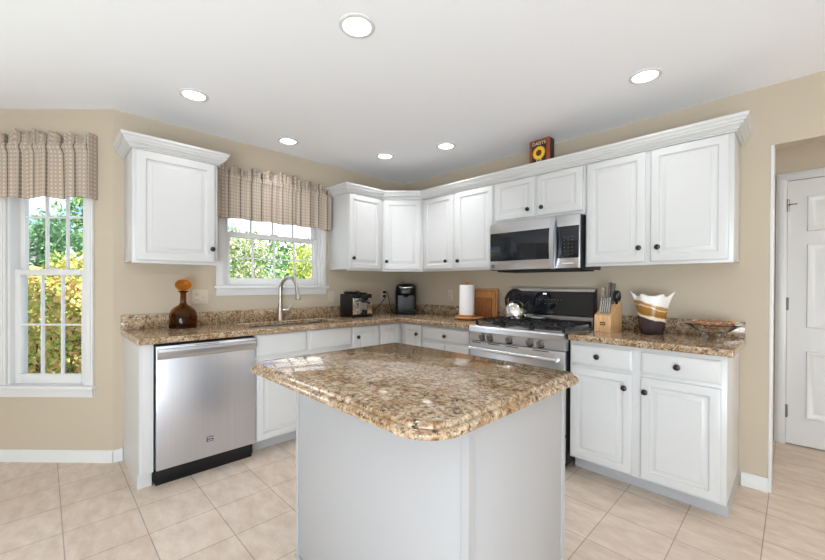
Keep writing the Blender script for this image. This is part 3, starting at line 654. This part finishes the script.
# ------------------------------------------------------------------ valances
def valance(name, label, loc, rot, x0, x1, z0, z1, out0, seed, folds, taper=0.):
    rnd = random.Random(seed); W = x1 - x0; nu, nv = 260, 30
    ph = [rnd.uniform(0, 2 * PI) for _ in range(8)]
    bm = bmesh.new(); uvl = bm.loops.layers.uv.new('UVMap'); G = []
    for j in range(nv + 1):
        v = j / nv; row = []
        for i in range(nu + 1):
            u = i / nu; s = u * folds * 2 * PI
            fold = .45 * math.sin(s + 1.6 * math.sin(s * .31 + ph[0]) + ph[1]) + .45 * math.sin(s * .47 + ph[2]) + .22 * math.sin(s * 1.7 + 1.2 * math.sin(s * .23) + ph[3])
            fine = math.sin(s * 3.1 + ph[4]) * .5 + math.sin(s * 4.7 + ph[5]) * .4
            top = (v > .84)
            pocket = math.exp(-((v - .80) / .055) ** 2)
            amp = (.015 if taper else .021) * (1 - .35 * v)
            y = -(out0 + amp * fold * (1 - .7 * pocket) + .006 * fine * max(0, v - .55) * 2 + .012 * pocket + (.016 * fine if top else 0))
            z = z0 + (z1 - z0) * v
            if top: z += ((v - .84) / .16) * (.016 * math.sin(s * .9 + ph[6]) + .012 * fine + .014 * math.sin(u * 9 + ph[7]))
            if taper and u > .9: z -= v * taper * ((u - .9) / .1)
            if v < .15: z += .006 * (1 - v / .15) * math.sin(s * .5 + ph[0])
            x = x0 + W * u + .006 * math.cos(s + ph[1]) * (1 - v * .6)
            if u < .012 or u > .988: y = min(y, -out0 - .006)
            row.append((bm.verts.new((x, y, z)), (u * W * 1.18, v * (z1 - z0))))
        G.append(row)
    for j in range(nv):
        for i in range(nu):
            q = (G[j][i], G[j][i + 1], G[j + 1][i + 1], G[j + 1][i]); f = bm.faces.new([a[0] for a in q]); f.smooth = True
            for lp, a in zip(f.loops, q): lp[uvl].uv = a[1]
    # returns to the wall at both ends
    for col in (0, nu):
        prev = None
        for j in range(nv + 1):
            a, uv = G[j][col]; b = bm.verts.new((a.co.x, -.004, a.co.z))
            if prev:
                f = bm.faces.new((prev[0], prev[1], b, a)); 
                for lp, t in zip(f.loops, (prev[2], (prev[2][0] + .06, prev[2][1]), (uv[0] + .06, uv[1]), uv)): lp[uvl].uv = t
            prev = (a, b, uv)
    me = bpy.data.meshes.new('fabric'); bm.to_mesh(me); bm.free(); me.materials.append(MATS['check_fabric'])
    r = thing(name, label, 'curtain', loc, rot)
    zb = z0
    for v in me.vertices: v.co.z -= zb
    o = bpy.data.objects.new('fabric', me); COL.objects.link(o); o.parent = r
    so = o.modifiers.new('thickness', 'SOLIDIFY'); so.thickness = .0015
    m = MB(); zr = (z1 - z0) * .80
    m.tube([(x0 + .006, -.005, zr), (x0 + .006, -out0 + .012, zr), (x1 - .006, -out0 + .012, zr), (x1 - .006, -.005, zr)], .006, 8); m.build('curtain_rod', 'trim_white', r)
    return r
valance('valance', 'gathered checked valance over the tall window at far left', (BE.x, BE.y, 1.815), WC, -.02, LC - .105, 1.815, 2.245, .065, 5, 8)
valance('valance', 'gathered checked valance over the sink window', (0, 0, 1.775), WA, -2.112, -1.066, 1.775, 2.205, .075, 11, 9, .055)

# ------------------------------------------------------------------ outlets and switches
def plate(name, label, loc, rot, gangs):
    r = thing(name, label, 'outlet', loc, rot); w = .07 if gangs[0:1] and len(gangs) == 1 else .116
    MB().box(-w / 2, w / 2, -.006, 0, 0, .116, .002).build('cover_plate', 'outlet_cream', r)
    for k, g in enumerate(gangs):
        x = 0 if len(gangs) == 1 else (-.0235 + .047 * k)
        if g == 'o':
            for z in (.036, .080):
                m = MB(); m.box(x - .016, x + .016, -.008, -.005, z - .014, z + .014, .003); s = m.build('socket', 'outlet_cream', r)
                m = MB(); m.box(x - .008, x - .005, -.0085, -.0075, z - .006, z + .006); m.box(x + .005, x + .008, -.0085, -.0075, z - .006, z + .006); m.build('slots', 'dark_gap', s)
        else:
            m = MB(); m.box(x - .006, x + .006, -.016, -.005, .05, .068, .002); m.build('toggle', 'outlet_cream', r)
plate('outlet_plate', 'double cream wall plate with socket and switch behind the amber decanter', (0, -2.222, 1.075), WA, 'os')
plate('outlet_plate', 'single cream wall plate between sink window and espresso machine', (0, -1.022, 1.052), WA, 's')
plate('outlet_plate', 'cream wall socket with black plug between espresso machine and coffee maker', (0, -.335, 1.070), WA, 'o')
plate('outlet_plate', 'cream wall socket on the range wall left of the paper towels', (.72, 0, 1.068), 0, 'o')
def cord(label, pts, plug):
    r = thing('power_cord', label, 'cord', plug)
    P = [Vector(p) - Vector(plug) for p in pts]
    m = MB(); m.tube(resample(P, 40), .004, 8); m.build('cable', 'black_plastic', r)
    m = MB(); m.box(0, .03, -.013, .013, -.013, .013, .003); m.build('plug', 'black_plastic', r)
cord('black power cord drooping from upper socket down towards the coffee maker', [(.03, -.335, 1.150), (.06, -.325, 1.145), (.075, -.31, 1.08), (.07, -.29, 1.0), (.075, -.27, .935), (.10, -.25, .920), (.14, -.22, .925)], (.0085, -.335, 1.150))
cord('black power cord hanging from lower socket down behind the espresso machine', [(.03, -.335, 1.106), (.055, -.345, 1.10), (.06, -.40, 1.04), (.05, -.48, .97), (.055, -.56, .925), (.07, -.64, .920), (.10, -.70, .925)], (.0085, -.335, 1.106))

# ------------------------------------------------------------------ things on the worktop
# amber decanter
r = thing('decanter', 'amber glass decanter with round stopper on the counter left of the sink', 'decanter', (.138, -2.37, CT1))
m = MB(); m.lathe([(.002, .003), (.086, .0), (.091, .006), (.092, .03), (.092, .085), (.088, .110), (.076, .135), (.056, .154), (.036, .165), (.026, .174), (.021, .187), (.020, .255), (.035, .268), (.037, .272), (.031, .273), (.016, .262), (.016, .187), (.026, .163), (.052, .148), (.071, .130), (.083, .107), (.087, .083), (.087, .03), (.084, .010), (.002, .010)], seg=40, cap0=True, cap1=True)
m.build('bottle', 'amber_glass', r)
m = MB(); m.lathe([(.001, .250), (.012, .252), (.015, .275), (.035, .281), (.050, .297), (.055, .315), (.050, .335), (.032, .351), (.001, .356)], seg=32); m.build('stopper', 'amber_stopper', r)

# espresso machine (left wall frame: local x along +y)
r = thing('espresso_machine', 'chrome and black espresso machine on the counter right of the sink', 'coffee machine', (.09, -.975, CT1), WA)
MB().box(0, .240, -.215, 0, .012, .228, .006).build('housing', 'black_plastic', r)
MB().box(.006, .239, -.232, 0, 0, .022, .006).build('base', 'black_plastic', r)
MB().box(.004, .236, -.219, -.214, .03, .19, .002).build('front_panel', 'chrome', r)
MB().box(.075, .170, -.222, -.216, .045, .16, .003).build('brew_recess', 'stainless', r)
m = MB(); m.box(.082, .163, -.262, -.216, .165, .213, .012); m.lathe([(.026, .145), (.030, .168)], (.123, -.24, 0), seg=20); m.tube([(.123, -.245, .155), (.123, -.29, .150), (.123, -.315, .146)], [.011, .010, .012], 12); m.build('brew_head', 'black_plastic', r)
m = MB(); m.lathe([(.022, 0), (.024, .03), (.026, .05), (.024, .05)], (.135, -.235, .024), seg=20); m.build('cup', 'black_plastic', r)
m = MB(); m.box(.018, .10, -.15, -.03, .227, .252, .010); m.box(.155, .225, -.16, -.04, .227, .243, .008); m.lathe([(.02, .227), (.02, .253), (.012, .260), (.001, .261)], (.13, -.12, 0), seg=20); m.build('top_cover', 'black_plastic', r)

# coffee maker, turned into the room at 45 degrees
r = thing('coffee_maker', 'black single-serve coffee maker in the counter corner', 'coffee maker', (.262, -.222, CT1), WC)
def rr(w0, d0, d1, rad, z, n=6):
    return [(x, y, z) for x, y in rrect(-w0, w0, d0, d1, (rad, rad, rad * .4, rad * .4), 0, n)]
m = MB(); m.loops([rr(.112, -.13, .13, .05, 0), rr(.115, -.135, .13, .05, .01), rr(.115, -.135, .13, .05, .03), rr(.11, -.13, .13, .05, .036)]); m.build('base', 'black_plastic', r)
m = MB(); m.loops([rr(.112, -.02, .13, .03, .034), rr(.114, -.025, .13, .03, .22)]); m.build('housing', 'black_plastic', r)
m = MB(); m.loops([rr(.108, -.10, .13, .07, .205), rr(.114, -.125, .13, .08, .225), rr(.115, -.13, .13, .08, .275), rr(.108, -.12, .128, .08, .31), rr(.085, -.09, .10, .07, .328), rr(.05, -.05, .06, .05, .333)]); m.build('brew_head', 'black_plastic', r)
m = MB(); m.tube([(-.075, -.09, .298), (-.05, -.135, .292), (0, -.152, .288), (.05, -.135, .292), (.075, -.09, .298)], .010, 10); m.build('lid_handle', 'chrome', r)
m = MB(); m.lathe([(.022, .185), (.028, .207)], (0, -.065, 0), seg=18); m.build('nozzle', 'black_plastic', r)
m = MB(); m.box(-.06, .06, -.128, -.03, .036, .042, .004); m.build('drip_tray', 'black_plastic', r)
m = MB(); m.box(-.124, -.113, -.05, .10, .05, .26, .004); m.build('water_tank', 'clear_glass', r)

# turntable, towel holder, towel roll
tx, ty = 1.145, -.245
r = thing('turntable', 'round wooden turntable on the counter left of the range', 'turntable', (tx, ty, CT1))
m = MB(); m.lathe([(.10, 0), (.10, .007), (.095, .009)], seg=40); m.build('foot_ring', 'dark_board_wood', r)
m = MB(); m.lathe([(.05, .009), (.13, .010), (.138, .013), (.138, .022), (.133, .025), (.001, .025)], seg=48); m.build('top', 'board_wood', r)
r = thing('paper_towel_holder', 'round wooden paper towel holder standing on the turntable', 'holder', (tx - .02, ty, CT1 + .0252))
m = MB(); m.lathe([(.078, 0), (.084, .004), (.084, .014), (.078, .018), (.001, .018)], seg=40); m.build('base', 'board_wood', r)
m = MB(); m.lathe([(.012, .018), (.012, .312), (.017, .316), (.019, .325), (.013, .335), (.001, .337)], seg=20); m.build('post', 'board_wood', r)
m = MB(); m.lathe([(.020, 0), (.0705, 0), (.0705, .28), (.020, .28)], seg=48, cap0=False, cap1=False)
for f in (): pass
o = m.build('paper_towel_roll', 'paper_white', loc=(tx - .02, ty, CT1 + .0437)); tag(o, 'white paper towel roll upright on the wooden holder', 'paper towel')
bm = bmesh.new(); bm.from_mesh(o.data); bmesh.ops.bridge_loops(bm, edges=[e for e in bm.edges if e.is_boundary]); bmesh.ops.recalc_face_normals(bm, faces=bm.faces[:]); bm.to_mesh(o.data); bm.free()

# cutting boards leaning on the backsplash
def lean(o, ang): o.rotation_euler.x = ang
r = thing('cutting_board', 'large light wooden cutting board leaning on the backsplash', 'cutting board', (1.185, -.050, CT1 + .002)); lean(r, -.05)
MB().box(-.135, .145, 0, .018, 0, .285, .006).build('board', 'board_wood', r)
m = MB(); m.grid([-.118, -.108, .118, .128], [.018, .028, .257, .267], lambda i, j: not (i == 1 and j == 1), -.0015, .001, 'xz'); m.build('juice_groove', 'dark_board_wood', r)
r = thing('cutting_board', 'small dark wooden cutting board in front of the large one', 'cutting board', (1.160, -.0685, CT1 + .002)); lean(r, -.05)
MB().box(-.11, .115, 0, .016, 0, .20, .006).build('board', 'dark_board_wood', r)

# kettle on the back-left burner
r = thing('kettle', 'shiny stainless kettle with black handle on the back left burner', 'kettle', (1.690, -.335, .9655))
m = MB(); m.lathe([(.06, 0), (.078, .003), (.082, .012), (.080, .04), (.072, .075), (.055, .105), (.036, .120), (.001, .124)], seg=40); m.build('body', 'chrome', r)
m = MB(); m.lathe([(.034, .1195), (.032, .127), (.012, .132), (.009, .14), (.014, .150), (.001, .155)], seg=24); m.build('lid', 'black_plastic', r)
pts = [(-.070, 0, .085)] + [(-.078 * math.cos(a), 0, .105 + .098 * math.sin(a)) for a in [PI * k / 14 for k in range(1, 12)]]
m = MB(); m.tube(resample(pts, 30), [.010] * 4 + [.012] * 22 + [.010] * 4, 12); m.build('handle', 'black_plastic', r)
m = MB(); m.tube([(.055, 0, .07), (.085, 0, .095), (.105, 0, .115)], [.018, .014, .012], 14); m.build('spout', 'black_plastic', r)
r.scale = (1.14, 1.14, 1.14)
# spoon rest
r = MB().lathe([(.001, .004), (.03, .003), (.042, .008), (.047, .013), (.045, .014), (.038, .009), (.001, .007)], seg=32, sx=1.3, cap0=False, cap1=False)
tag(r.build('spoon_rest', 'white_ceramic', loc=(1.835, -.235, .9625)), 'small white spoon rest on the middle burner grate', 'spoon rest')

# knife block: slanted top, turned a little
KB = (2.368, -.235)
r = thing('knife_block', 'light wooden knife block on the counter right of the range', 'knife block', (KB[0], KB[1], CT1), -.12)
MB().prism([(-.075, 0), (.085, 0), (.085, .20), (.045, .215), (-.03, .135), (-.075, .115)], 'x', -.058, .058).build('block', 'beech_wood', r)
m = MB(); m.box(-.018, .018, -.0765, -.0745, .045, .068, .0005); bd = m.build('badge', 'dark_gap', r)
m = MB()
for k in range(3): m.box(-.013 + .0095 * k, -.006 + .0095 * k, -.0772, -.0762, .052, .061)
m.build('lettering', 'beech_wood', bd)
Mb = Matrix.Translation((KB[0], KB[1], CT1)) @ Matrix.Rotation(-.12, 4, 'Z')
def knife(name, label, lx, ly, lz, ln, wd, mat, group=None, tilt=-.20, ferr=True):
    p = Mb @ Vector((lx, ly, lz)); o = thing(name, label, 'knife', p, -.12, group); o.rotation_euler.x = tilt
    m = MB(); m.loops([[(sx * wd, sy * .011 * k2, z) for sx, sy in ((-1, -1), (1, -1), (1, 1), (-1, 1))] for z, k2 in ((.004, .9), (ln * .3, 1.), (ln * .7, .85), (ln * .93, 1.15), (ln, .9))]); h = m.build('handle', mat, o, smooth=25)
    if ferr:
        m = MB()
        for q in (.25, .5, .75): m.lathe([(.003, -.001), (.003, .001)], (0, -.0115, ln * q), '-y', 8)
        m.build('rivets', 'black_plastic', h)
    m = MB(); m.box(-.0012, .0012, -.010, .010, -.09, .006); m.build('blade', 'steel_blade', o)
    return o
knife('kitchen_knife', 'tallest steel-handled knife in the middle of the knife block', .000, .020, .182, .165, .008, 'handle_grey', tilt=-.08)
knife('kitchen_knife', 'second tallest steel-handled knife right of the tallest one', .024, .026, .188, .152, .008, 'handle_grey', tilt=-.08)
knife('kitchen_knife', 'broad pale-handled knife at the left of the knife block', -.044, .022, .185, .125, .010, 'brushed_nickel', tilt=-.08)
for k in range(5):
    knife('steak_knife', 'small steel steak knife in the front row of the knife block', -.026 + .0145 * k, -.046, .128, .115, .0048, 'steel_blade', 'steak knives in the block', ferr=False)
p = Mb @ Vector((.046, .03, .186)); o = thing('scissors', 'black-handled kitchen scissors at the right of the knife block', 'scissors', p, -.12); o.rotation_euler.x = -.05
m = MB()
for sy in (-.015, .015):
    m.tube([(.002 + .019 * math.cos(a) * .55, sy * .9 + .013 * math.cos(a), .062 + .034 * math.sin(a)) for a in [2 * PI * k / 20 for k in range(21)]], .007, 8)
m.box(-.006, .010, -.008, .008, .0, .034, .003); m.build('handle', 'black_plastic', o)
m = MB(); m.box(-.002, .002, -.009, .009, -.09, .004); m.build('blade', 'steel_blade', o)

# art-glass vase with a flared, waved rim
def vase():
    m = MB(); n = 72; rings = []
    prof = [(.001, .004), (.062, .0), (.070, .006), (.074, .04), (.080, .10), (.086, .16), (.090, .20), (.094, .23), (.098, .255)]
    def R(i, r, h, inner=0):
        a = 2 * PI * i / n; t = max(0, (h - .15) / .135); t = max(0, (h - .15) / .105); wv = max(-.15, math.cos(6 * (a - .227))) * (.22 + .78 * math.cos(a - .227) ** 2); hh = h + t * t * .030 * wv; rr_ = r + t * t * .032 * wv - inner
        return (rr_ * math.cos(a), rr_ * math.sin(a), hh)
    for r_, h in prof: rings.append([R(i, r_, h) for i in range(n)])
    for r_, h in reversed(prof[1:]): rings.append([R(i, max(r_, .01), max(h, .012), .005) for i in range(n)])
    rings.append([(.001 * math.cos(2 * PI * i / n), .001 * math.sin(2 * PI * i / n), .012) for i in range(n)])
    m.loops(rings); return m.build('vase', 'striped_art_glass', loc=(2.632, -.20, CT1), smooth=60)
tag(vase(), 'brown and white striped glass vase with flared wavy rim', 'vase')

# footed glass bowl with potpourri
bxy = (2.955, -.215)
r = thing('glass_bowl', 'shallow clear glass bowl on little feet at the counter end', 'bowl', (bxy[0], bxy[1], CT1))
m = MB(); m.lathe([(.001, .040), (.05, .040), (.085, .055), (.118, .080), (.142, .094), (.141, .098), (.115, .085), (.082, .060), (.048, .046), (.001, .046)], seg=48); m.build('basin', 'clear_glass', r)
for k in range(4):
    a = PI / 4 + k * PI / 2; m = MB(); m.lathe([(.014, 0), (.016, .008), (.011, .02), (.012, .043)], (.055 * math.cos(a), .055 * math.sin(a), 0), seg=14); m.build('foot', 'clear_glass', r)
m = MB(); rnd = random.Random(4)
for k in range(150):
    a = rnd.uniform(0, 2 * PI); q = .100 * math.sqrt(rnd.random()); s = rnd.uniform(.006, .013)
    z = .056 + max(0, q - .05) * .75 + rnd.uniform(.0, .055) * (1 - q / .13)
    mt = Matrix.Translation((q * math.cos(a), q * math.sin(a), z + s * .6)) @ Matrix.Rotation(rnd.uniform(0, 6), 4, 'Z') @ Matrix.Rotation(rnd.uniform(-.8, .8), 4, 'X') @ Matrix.Diagonal((s * 1.3, s, s * .45, 1))
    bmesh.ops.create_icosphere(m.bm, subdivisions=1, radius=1, matrix=mt)
tag(m.build('potpourri', 'potpourri_mix', loc=(bxy[0], bxy[1], CT1)), 'dried orange and tan potpourri filling the glass bowl', 'potpourri', kind='stuff')

# sunflower box on top of the cabinets
r = thing('sunflower_box', 'red-brown decorative box with sunflower standing on the wall cabinets', 'box', (1.895, -.30, 2.187), -.05)
MB().box(-.088, .088, -.04, .04, 0, .195, .010, 3).build('box', 'rust_red', r)
MB().box(-.060, .060, -.042, -.039, .012, .178, .003).build('front_panel', 'dark_brown_paint', r)
MB().box(.0865, .090, -.030, .030, .012, .182, .002).build('side_panel', 'dark_brown_paint', r)
m = MB(); m2 = MB()
for ly in range(2):
    for k in range(14):
        a = 2 * PI * (k + .5 * ly) / 14; ca, sa = math.cos(a), math.sin(a); cx, cz = 0, .085
        pts = [(.016, 0), (.036, .0085), (.056, 0), (.036, -.0085)]
        m.loops([[(cx + p * ca - q * sa, y - .001 * ly, cz + p * sa + q * ca) for p, q in pts] for y in (-.0415, -.0435)])
m.build('sunflower_petals', 'petal_yellow', r)
m2.lathe([(.025, .0), (.023, .004), (.001, .006)], (0, -.0418, .085), '-y', 20); m2.build('sunflower_centre', 'seed_brown', r)
def lettering(parent, body, size, loc, mat):
    c = bpy.data.curves.new('text', 'FONT'); c.body = body; c.size = size; c.extrude = .0006; c.align_x = 'CENTER'
    t = bpy.data.objects.new('text', c); COL.objects.link(t); dg = bpy.context.evaluated_depsgraph_get(); dg.update()
    me = bpy.data.meshes.new_from_object(t.evaluated_get(dg)); bpy.data.objects.remove(t)
    me.materials.clear(); me.materials.append(MATS[mat]); o = bpy.data.objects.new('lettering', me); COL.objects.link(o); o.parent = parent; o.location = loc; o.rotation_euler.x = PI / 2; return o
lettering(r, 'DAISYS', .036, (0, -.0425, .148), 'cream_print')
lettering(r, '$.59', .026, (0, -.0425, .018), 'cream_print')

# ------------------------------------------------------------------ garden outside the windows
struct(MB().box(-30, -.9, -25, 25, -.55, -.5).build('ground', 'lawn', smooth=0), 'green lawn outside the windows', 'ground')
def plant(name, label, cat, x, y, rx, ry, zc, rz, n, size, mat, stem=True, shell=.55, group=None):
    rng = np.random.default_rng(int(abs(x * 131 + y * 57) * 10) + n)
    d = rng.normal(size=(n, 3)); d /= np.linalg.norm(d, axis=1)[:, None]
    rad = shell + (1 - shell) * rng.random(n) ** .5
    lump = 1 + .16 * np.sin(d[:, 0] * 7 + x) * np.sin(d[:, 1] * 6 + y) + .12 * np.sin(d[:, 2] * 9 + x * y)
    p = d * (rad * lump)[:, None] * np.array([rx, ry, rz]); p[:, 2] += zc + .5
    p = p[p[:, 2] > .04]; n = len(p)
    a = rng.normal(size=(n, 3)); a /= np.linalg.norm(a, axis=1)[:, None]; b = np.cross(a, rng.normal(size=(n, 3))); b /= np.linalg.norm(b, axis=1)[:, None]
    s = size * rng.uniform(.6, 1.3, size=(n, 1)); a = a * s; b = b * s * .5
    V = np.stack([p - a, p + b, p + a, p - b], 1).reshape(-1, 3)
    me = bpy.data.meshes.new('foliage'); me.from_pydata(V.tolist(), [], [(4 * i, 4 * i + 1, 4 * i + 2, 4 * i + 3) for i in range(n)]); me.materials.append(MATS[mat])
    r = thing(name, label, cat, (x, y, -.5), 0, group); o = bpy.data.objects.new('foliage', me); COL.objects.link(o); o.parent = r
    if stem:
        m = MB(); h = zc + .5
        m.tube([(0, 0, 0), (.02, .01, h * .5), (0, .03, h)], [.05 * max(rx, .6), .035 * max(rx, .6), .015], 8)
        for k in range(5):
            aa = k * 1.3; m.tube([(0, 0, h * .3), (rx * .3 * math.cos(aa), ry * .3 * math.sin(aa), h * .7), (rx * .6 * math.cos(aa), ry * .6 * math.sin(aa), h + rz * .3)], [.02, .014, .006], 6)
        m.build('stem', 'bark', r)
    return r
# seen through the tall left window (looking along -x)
plant('shrub', 'yellow and orange leaved shrub close outside the left window', 'shrub', -2.1, -3.15, .62, 1.25, .45, .93, 17000, .034, 'leaf_autumn', shell=.75)
plant('shrub', 'yellow-green shrub outside, just behind the orange-leaved one', 'shrub', -3.3, -2.85, .48, .55, .72, .92, 8000, .036, 'leaf_yellow_green', shell=.7)
plant('shrub', 'blue-green bush outside in the middle of the left window', 'shrub', -5.9, -2.98, .75, .58, 1.15, 1.15, 8000, .05, 'leaf_blue_green', shell=.6)
plant('shrub', 'dusky purple shrub outside at the left of the left window', 'shrub', -4.4, -3.62, .42, .40, 1.2, .95, 4000, .04, 'leaf_purple', shell=.6)
plant('tree', 'loose green tree rising outside at the right of the left window', 'tree', -8.0, -1.65, 1.1, 1.1, 2.8, 2.1, 7000, .07, 'leaf_green', shell=.3)
plant('tree', 'distant dense green tree outside behind the blue-green bush', 'tree', -13.0, -3.6, 1.8, 2.2, 1.2, 2.1, 9000, .10, 'leaf_green', shell=.6)
m = MB(); rnd = random.Random(8)
r = thing('flower_bush', 'white flowering bush outside the left window', 'flower', (-4.15, -2.80, -.5))
for k in range(5):
    bmesh.ops.create_icosphere(m.bm, subdivisions=2, radius=.048, matrix=Matrix.Translation((rnd.uniform(-.05, .05), rnd.uniform(-.06, .06), 2.17 + rnd.uniform(-.13, .10))))
m.build('blossom', 'flower_white', r); m = MB(); m.tube([(0, 0, 0), (.03, .02, .9), (0, 0, 2.15)], [.03, .02, .012], 8); m.build('stem', 'bark', r)
# seen through the sink window (looking along -x, +y)
plant('shrub', 'light green shrub outside low in the sink window', 'shrub', -1.75, -.55, .7, .75, .62, .72, 10000, .034, 'leaf_green', shell=.7)
plant('shrub', 'pale speckled shrub outside at the left of the sink window', 'shrub', -2.0, -2.0, .65, .62, .72, .95, 10000, .032, 'leaf_light', shell=.65)
plant('tree', 'bright yellow-green bushy tree outside at the right of the sink window', 'tree', -3.9, 1.35, .95, .95, 1.15, 1.0, 9000, .042, 'leaf_yellow_green', shell=.6)
plant('tree', 'airy pale bushy tree outside in the middle of the sink window', 'tree', -5.2, -.6, 1.1, 1.1, 1.45, 1.15, 8000, .046, 'leaf_light', shell=.5)
plant('tree', 'dark green tree far outside the sink window', 'tree', -10.0, 2.6, 2.2, 3.0, .9, 1.8, 9000, .09, 'leaf_green', shell=.6)
